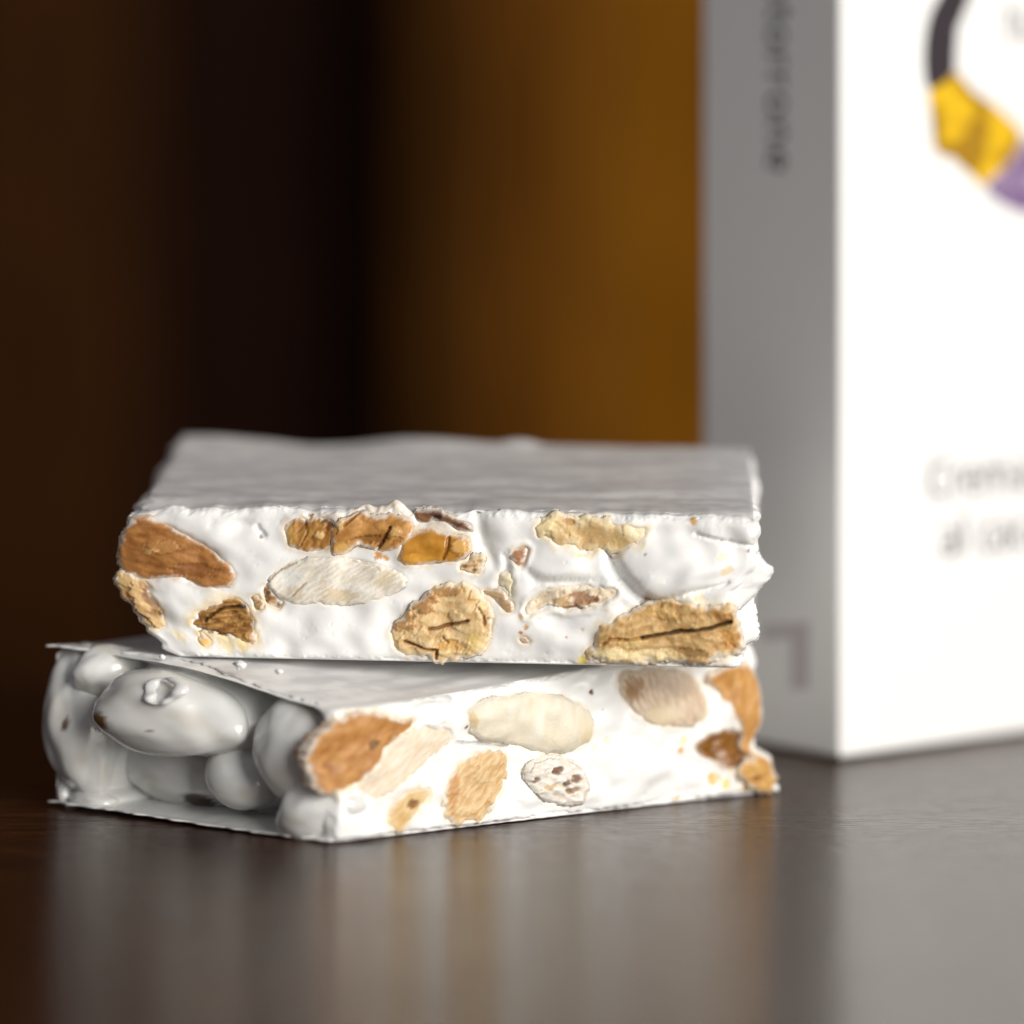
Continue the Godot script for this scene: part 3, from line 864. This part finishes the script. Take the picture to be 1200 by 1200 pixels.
	piece(sl, "almond", [394, 610, 413, 605, 423, 600, 437, 606, 456, 605, 473, 605, 482, 613, 481, 625, 470, 643, 442, 644, 430, 640, 417, 636, 403, 648, 388, 649],
		{"col": lin(166, 112, 52), "col2": lin(204, 152, 88), "mix": 0.5, "angle": 0.5, "stretch": 1.8, "grain": 0.9, "h": 3.0, "dome": 3.0, "chip": 3.0, "chip_size": 20.0, "rag": 0.9, "crumb": 0.5,
		"blobs": [[398, 610, 6, 10, lin(228, 192, 136), 0.8, 1.0], [436, 632, 22, 5, lin(138, 92, 44), 0.7, -3.0], [463, 622, 8, 6, lin(226, 184, 122), 0.7, 2.0], [400, 642, 12, 6, lin(218, 176, 104), 0.7]], "cracks": [[[442, 643, 450, 632, 457, 618], 2.2, 5.0, lin(104, 66, 28)], [[403, 616, 416, 604, 424, 598], 1.8, 3.0, lin(124, 80, 36)]]})
	piece(sl, "almond", [471, 637, 484, 623, 499, 620, 528, 626, 548, 630, 551, 643, 541, 657, 517, 657, 495, 661, 468, 661],
		{"col": lin(176, 116, 32), "col2": lin(206, 150, 66), "mix": 0.42, "angle": 0.1, "stretch": 1.4, "grain": 0.6, "h": 2.5, "dome": 3.5, "rag": 0.7, "mat": "skin", "blobs": [[540, 640, 10, 9, lin(226, 178, 108), 0.8, 2.5], [490, 654, 24, 5, lin(218, 158, 62), 0.7]], "cracks": [[[526, 630, 524, 644, 519, 654], 2.4, 3.0, lin(140, 92, 38)]]})
	piece(sl, "almond_skin", [486, 600, 500, 597, 513, 598, 526, 606, 550, 613, 552, 624, 528, 617, 510, 609, 489, 615],
		{"col": lin(92, 58, 40), "col2": lin(140, 98, 68), "mix": 0.45, "angle": -0.4, "stretch": 3.0, "h": 0.0, "mat": "skin", "rag": 0.8, "halo": 0.3, "blobs": [[512, 607, 6, 3, lin(58, 34, 34), 0.9, -2.0], [535, 615, 14, 3, lin(66, 38, 32), 0.7]], "label": "dark brown strip of almond skin"})
	piece(sl, "almond", [537, 666, 546, 658, 556, 651, 566, 651, 567, 666, 557, 675, 551, 670], {"col": lin(172, 128, 80), "col2": lin(232, 206, 164), "mix": 0.6, "chip": 2.5, "chip_size": 6.0, "depth": 14.0, "halo": 0.5, "blobs": [[544, 663, 4, 3, lin(128, 80, 44), 0.9, -1.0], [556, 668, 3, 4, lin(120, 80, 50), 0.8]]})
	piece(sl, "almond", [457, 744, 466, 728, 488, 706, 510, 689, 532, 684, 550, 686, 564, 697, 572, 708, 577, 720, 576, 746, 567, 764, 545, 769, 513, 775, 502, 766, 469, 766],
		{"col": lin(206, 164, 108), "col2": lin(238, 210, 160), "mix": 0.55, "angle": 0.15, "stretch": 1.8, "grain": 1.0, "h": 3.0, "dome": 4.0, "chip": 3.4, "chip_size": 12.0, "rag": 1.3, "crumb": 1.0,
		"blobs": [[470, 722, 17, 20, lin(176, 132, 84), 0.95, 3.0], [492, 704, 22, 14, lin(176, 130, 80), 0.95, 3.0], [520, 692, 20, 7, lin(182, 138, 88), 0.9, 2.5], [528, 757, 20, 8, lin(216, 168, 96), 0.7, -2.0], [556, 752, 10, 10, lin(236, 210, 128), 0.6], [572, 725, 6, 16, lin(200, 160, 108), 0.7]],
		"cracks": [[[503, 737, 522, 733, 548, 727], 2.3, 5.0, lin(120, 76, 40)], [[474, 752, 488, 756, 498, 760, 512, 762, 511, 772], 2.0, 5.0, lin(112, 70, 32)], [[561, 711, 567, 722, 568, 732], 1.5, 3.0, lin(120, 80, 50)], [[519, 746, 525, 753], 1.4, 3.0, lin(140, 96, 60)]], "label": "round almond broken open, tan skin on its upper left"})
	piece(sl, "almond_skin", [563, 693, 576, 691, 588, 691, 593, 702, 601, 706, 602, 716, 592, 718, 579, 702], {"col": lin(146, 112, 76), "col2": lin(196, 162, 120), "mat": "skin", "h": 0.5, "depth": 14.0, "rag": 0.6})
	piece(sl, "almond", [585, 673, 592, 671, 600, 674, 601, 690, 601, 703, 593, 697], {"col": lin(232, 212, 160), "col2": lin(244, 234, 204), "h": -1.0, "depth": 12.0, "halo": 0.3})
	piece(sl, "almond_skin", [599, 649, 607, 643, 619, 641, 617, 655, 609, 664, 601, 659], {"col": lin(142, 92, 58), "col2": lin(184, 134, 92), "mat": "skin", "h": 0.0, "depth": 12.0, "rag": 0.5, "recess": 7.0, "lip": 2.0})
	piece(sl, "almond", [626, 617, 637, 606, 653, 603, 675, 606, 694, 608, 710, 611, 733, 616, 758, 618, 756, 633, 745, 637, 733, 645, 721, 649, 707, 645, 679, 649, 672, 640, 666, 638, 653, 642, 642, 631, 629, 626],
		{"col": lin(200, 162, 104), "col2": lin(240, 220, 176), "mix": 0.52, "angle": -0.25, "stretch": 0.5, "grain": 1.1, "h": 0.0, "dome": 1.5, "chip": 2.4, "chip_size": 9.0, "rag": 1.7, "crumb": 0.9, "halo": 0.55, "halo_w": 9.0,
		"blobs": [[640, 615, 14, 12, lin(242, 222, 170), 0.8], [668, 612, 8, 4, lin(176, 124, 56), 0.7, -2.0], [700, 626, 24, 14, lin(206, 164, 104), 0.6], [726, 632, 12, 14, lin(204, 172, 114), 0.7], [746, 624, 12, 10, lin(240, 226, 192), 0.8]]})
	piece(sl, "almond", [612, 713, 625, 699, 645, 690, 675, 688, 713, 688, 727, 691, 718, 703, 701, 712, 672, 716, 656, 717, 648, 711, 630, 718, 618, 724],
		{"col": lin(214, 184, 142), "col2": lin(240, 228, 206), "mix": 0.62, "angle": 0.35, "stretch": 3.0, "grain": 1.2, "h": -1.0, "dome": 1.0, "chip": 2.0, "chip_size": 7.0, "rag": 0.8, "halo": 0.2, "lip": 2.4,
		"blobs": [[685, 702, 20, 8, lin(164, 114, 74), 0.8, -1.5], [660, 706, 10, 8, lin(220, 176, 116), 0.7], [674, 713, 14, 3, lin(104, 62, 38), 0.8, -1.5], [699, 703, 4, 3, lin(110, 70, 48), 0.8]], "cracks": [[[618, 723, 630, 717, 640, 711, 648, 711], 1.8, 3.0, lin(88, 54, 44)], [[610, 714, 622, 702, 634, 695], 1.3, 2.0, lin(170, 160, 150)]]})
	piece(sl, "almond_skin", [608, 748, 615, 745, 622, 751, 620, 755, 611, 753], {"col": lin(166, 110, 60), "col2": lin(216, 166, 112), "depth": 8.0, "recess": 5.0, "rag": 0.7})
	piece(sl, "almond", [700, 736, 716, 729, 733, 722, 750, 711, 768, 704, 793, 703, 806, 707, 820, 712, 840, 710, 859, 708, 866, 732, 872, 754, 862, 767, 845, 772, 818, 778, 793, 772, 768, 776, 743, 776, 708, 774, 683, 766, 700, 756],
		{"col": lin(178, 136, 80), "col2": lin(220, 186, 132), "mix": 0.45, "angle": 0.2, "stretch": 2.6, "grain": 1.2, "h": 3.0, "dome": 4.0, "chip": 1.6, "chip_size": 8.0, "rag": 1.4, "crumb": 0.9, "halo": 0.5, "halo_w": 12.0,
		"blobs": [[720, 768, 34, 9, lin(246, 226, 176), 0.9, 1.5], [765, 770, 40, 9, lin(246, 224, 174), 0.9, 1.0], [740, 752, 14, 8, lin(238, 208, 144), 0.8, 2.0], [856, 748, 12, 14, lin(196, 136, 62), 0.6], [812, 765, 22, 6, lin(150, 116, 76), 0.6, -1.5], [846, 768, 16, 6, lin(232, 226, 210), 0.7], [770, 718, 26, 6, lin(226, 184, 116), 0.5, 1.0], [848, 722, 16, 5, lin(160, 108, 44), 0.6]],
		"cracks": [[[706, 754, 714, 748, 730, 749, 752, 747], 2.0, 5.0, lin(170, 122, 60)], [[752, 747, 776, 743, 798, 739, 801, 740, 830, 736, 857, 728], 2.2, 7.0, Color(0.03, 0.012, 0.006)]], "label": "long almond split by a dark crack at the lower right"})
	# white pieces standing out behind the right end
	piece(sl, "nougat_flake", [858, 702, 870, 680, 886, 650, 893, 664, 904, 675, 897, 685, 887, 695, 874, 708, 862, 718],
		{"col": Color(0.84, 0.84, 0.83), "col2": Color(0.87, 0.87, 0.86), "mat": "nougat", "grain": 0.3, "crumb": 0.2, "rag": 0.25, "dome": 5.0, "depth": 14.0, "w0": -26.0, "in_face": false, "h": 6.0, "tilt": [-0.25, 0.0]})
	piece(sl, "nougat_flake", [862, 700, 879, 706, 883, 730, 887, 752, 879, 759, 866, 764, 860, 730],
		{"col": Color(0.84, 0.84, 0.83), "col2": Color(0.87, 0.87, 0.86), "mat": "nougat", "grain": 0.3, "crumb": 0.2, "rag": 0.3, "dome": 5.0, "depth": 30.0, "w0": -60.0, "in_face": false, "h": 6.0})
	for s in [[813, 611, 5, lin(224, 178, 118)], [879, 646, 4, lin(120, 72, 48)], [848, 653, 9, lin(240, 226, 196)], [852, 668, 8, lin(238, 222, 188)], [683, 774, 8, lin(240, 220, 130)], [443, 651, 6, lin(206, 150, 96)], [452, 654, 4, lin(214, 160, 100)], [548, 592, 7, lin(140, 124, 118)], [585, 602, 2, lin(140, 110, 100)], [756, 649, 1.8, lin(150, 140, 136)], [610, 722, 4, lin(224, 188, 150)], [616, 735, 4, lin(214, 166, 120)], [610, 741, 3, lin(180, 126, 80)], [265, 752, 14, lin(246, 230, 188)], [285, 756, 10, lin(240, 220, 170)], [210, 745, 10, lin(244, 230, 200)], [820, 704, 12, lin(244, 232, 206)], [682, 738, 3, lin(226, 200, 170)], [663, 747, 2, lin(200, 150, 120)], [240, 752, 8, lin(244, 214, 150)], [306, 629, 3, lin(150, 130, 124)], [172, 607, 4, lin(240, 224, 180)]]:
		sl.specks.append([front_point(sl, s[0], s[1]), s[2], s[3], 0.6])
	for g in [[[716, 646, 717, 660, 724, 674, 736, 686, 748, 699, 757, 704], 9.0, 15.0], [[757, 704, 780, 704, 800, 696, 830, 690, 852, 684], 4.0, 5.0], [[816, 626, 843, 634, 860, 636, 884, 641], 2.6, 6.0], [[594, 655, 592, 670, 585, 684], 8.0, 7.0], [[612, 665, 630, 680, 660, 684, 700, 684], 8.0, 4.0], [[301, 618, 310, 628], 3.5, 5.0], [[560, 606, 566, 640, 580, 664], 9.0, 4.0], [[250, 615, 300, 618, 330, 606], 9.0, 3.0]]:
		var p := front_list(sl, g[0])
		var r := Rect2(p[0], Vector2.ZERO)
		for q in p: r = r.expand(q)
		sl.grooves.append([p, g[1], g[2], r.grow(g[1] * 2.5 + 3.0)])
	for g in [[790, 668, 66, 34, 0.1, 13.0], [660, 662, 46, 18, 0.1, 9.0], [560, 640, 26, 34, 0.0, -4.0], [400, 745, 60, 22, 0.0, 6.0], [210, 705, 24, 26, 0.0, 7.0], [260, 630, 50, 18, -0.4, 6.0], [850, 620, 30, 14, 0.0, 5.0], [640, 745, 30, 20, 0.0, 4.0]]:
		var p := front_point(sl, g[0], g[1])
		sl.bumps.append([p.x, p.y, g[2], g[3], g[4], g[5]])
	# dips and rises of the top, [u, w, ru, rw, rise]
	sl.tops = [[40, 450, 90, 70, 7.0], [120, 370, 70, 50, 3.0], [320, 470, 110, 80, 6.0], [440, 476, 24, 20, 5.0], [200, 470, 60, 70, -4.0], [600, 250, 120, 36, -2.0], [640, 110, 140, 30, -2.0], [380, 180, 160, 24, -2.0], [20, 20, 60, 30, -6.0]]
	for g in [[428, 600, 10, 8.0], [446, 598, 14, 5.0], [467, 596, 12, 10.0], [330, 604, 16, 4.0], [706, 604, 30, 4.0], [600, 600, 24, 4.0], [205, 592, 20, 5.0]]:   # burrs along the front edge of the top
		sl.tops.append([front_point(sl, g[0], g[1]).x, 9.0, g[2], 10.0, g[3]])
	build_body(sl, t)
	for a in sl.almonds: build_piece(sl, a, t)
	wafer(sl, t, false,
		func(w): return 12.0 + n_mid.get_noise_2d(w, 5.0) * 9.0 - 4.0,
		func(u): return 16.0 + n_mid.get_noise_2d(u * 0.6, 50.0) * 14.0 + n_fine.get_noise_2d(u, 9.0) * 2.0, 1.6,
		func(u, w): return -2.0 * smoothstep(30.0, 8.0, w))

# ---- crumbs lying on the slabs
func build_crumbs() -> void:
	var spots := [   # photo x, y, height of what it lies on, size, where
		[281, 783, 189.0, 7.0, "white nougat crumb on the lower slab, just in front of the upper one"],
		[327, 789, 186.0, 4.5, "small white crumb on the lower slab, right of the bigger crumb"],
		[190, 772, 190.0, 4.0, "small upright white crumb by the left end of the upper slab"],
		[314, 548, 372.0, 4.0, "small white crumb on top of the upper slab, toward its left end"],
		[676, 568, 370.0, 5.0, "white crumb on top of the upper slab, right of its middle"],
		[704, 555, 370.0, 4.0, "white crumb farther back on top of the upper slab, right of its middle"],
		[684, 586, 368.0, 3.6, "tiny white crumb near the front edge of the upper slab's top"],
		[866, 572, 368.0, 5.0, "white crumb at the right end of the upper slab's top"],
		[907, 926, 4.0, 6.0, "white crumb on the table at the right end of the lower slab"]]
	var k := 0
	for s in spots:
		var b := Builder.new()
		var z: float = F * (EYE - s[2]) / (s[1] - HORIZON)
		var at := Vector3((s[0] - 600.0) * z / F, s[2], -z) * S
		var ids := PackedInt32Array()
		for j in 11:
			for i in 17:
				var th := PI * j / 10.0
				var ph := TAU * (i % 16) / 16.0
				var d := Vector3(sin(th) * cos(ph), cos(th) * 0.7, sin(th) * sin(ph))
				var r := 1.0 + 0.7 * n_mid.get_noise_3d(d.x * 22.0 + k * 90.0, d.y * 22.0, d.z * 22.0)
				ids.append(b.vert((d * r + Vector3(0, 0.5, 0)) * s[3] * S, Color(0.85, 0.85, 0.83), true))
		for j in 10:
			for i in 16:
				var q := j * 17 + i
				b.quad(ids[q], ids[q + 1], ids[q + 18], ids[q + 17])
		var o := MeshInstance3D.new()
		o.name = numbered("nougat_crumb")
		o.mesh = b.mesh()
		o.material_override = mats.nougat
		o.position = at
		add_child(o)
		tag(o, s[4], "crumb", "crumbs of nougat")
		k += 1
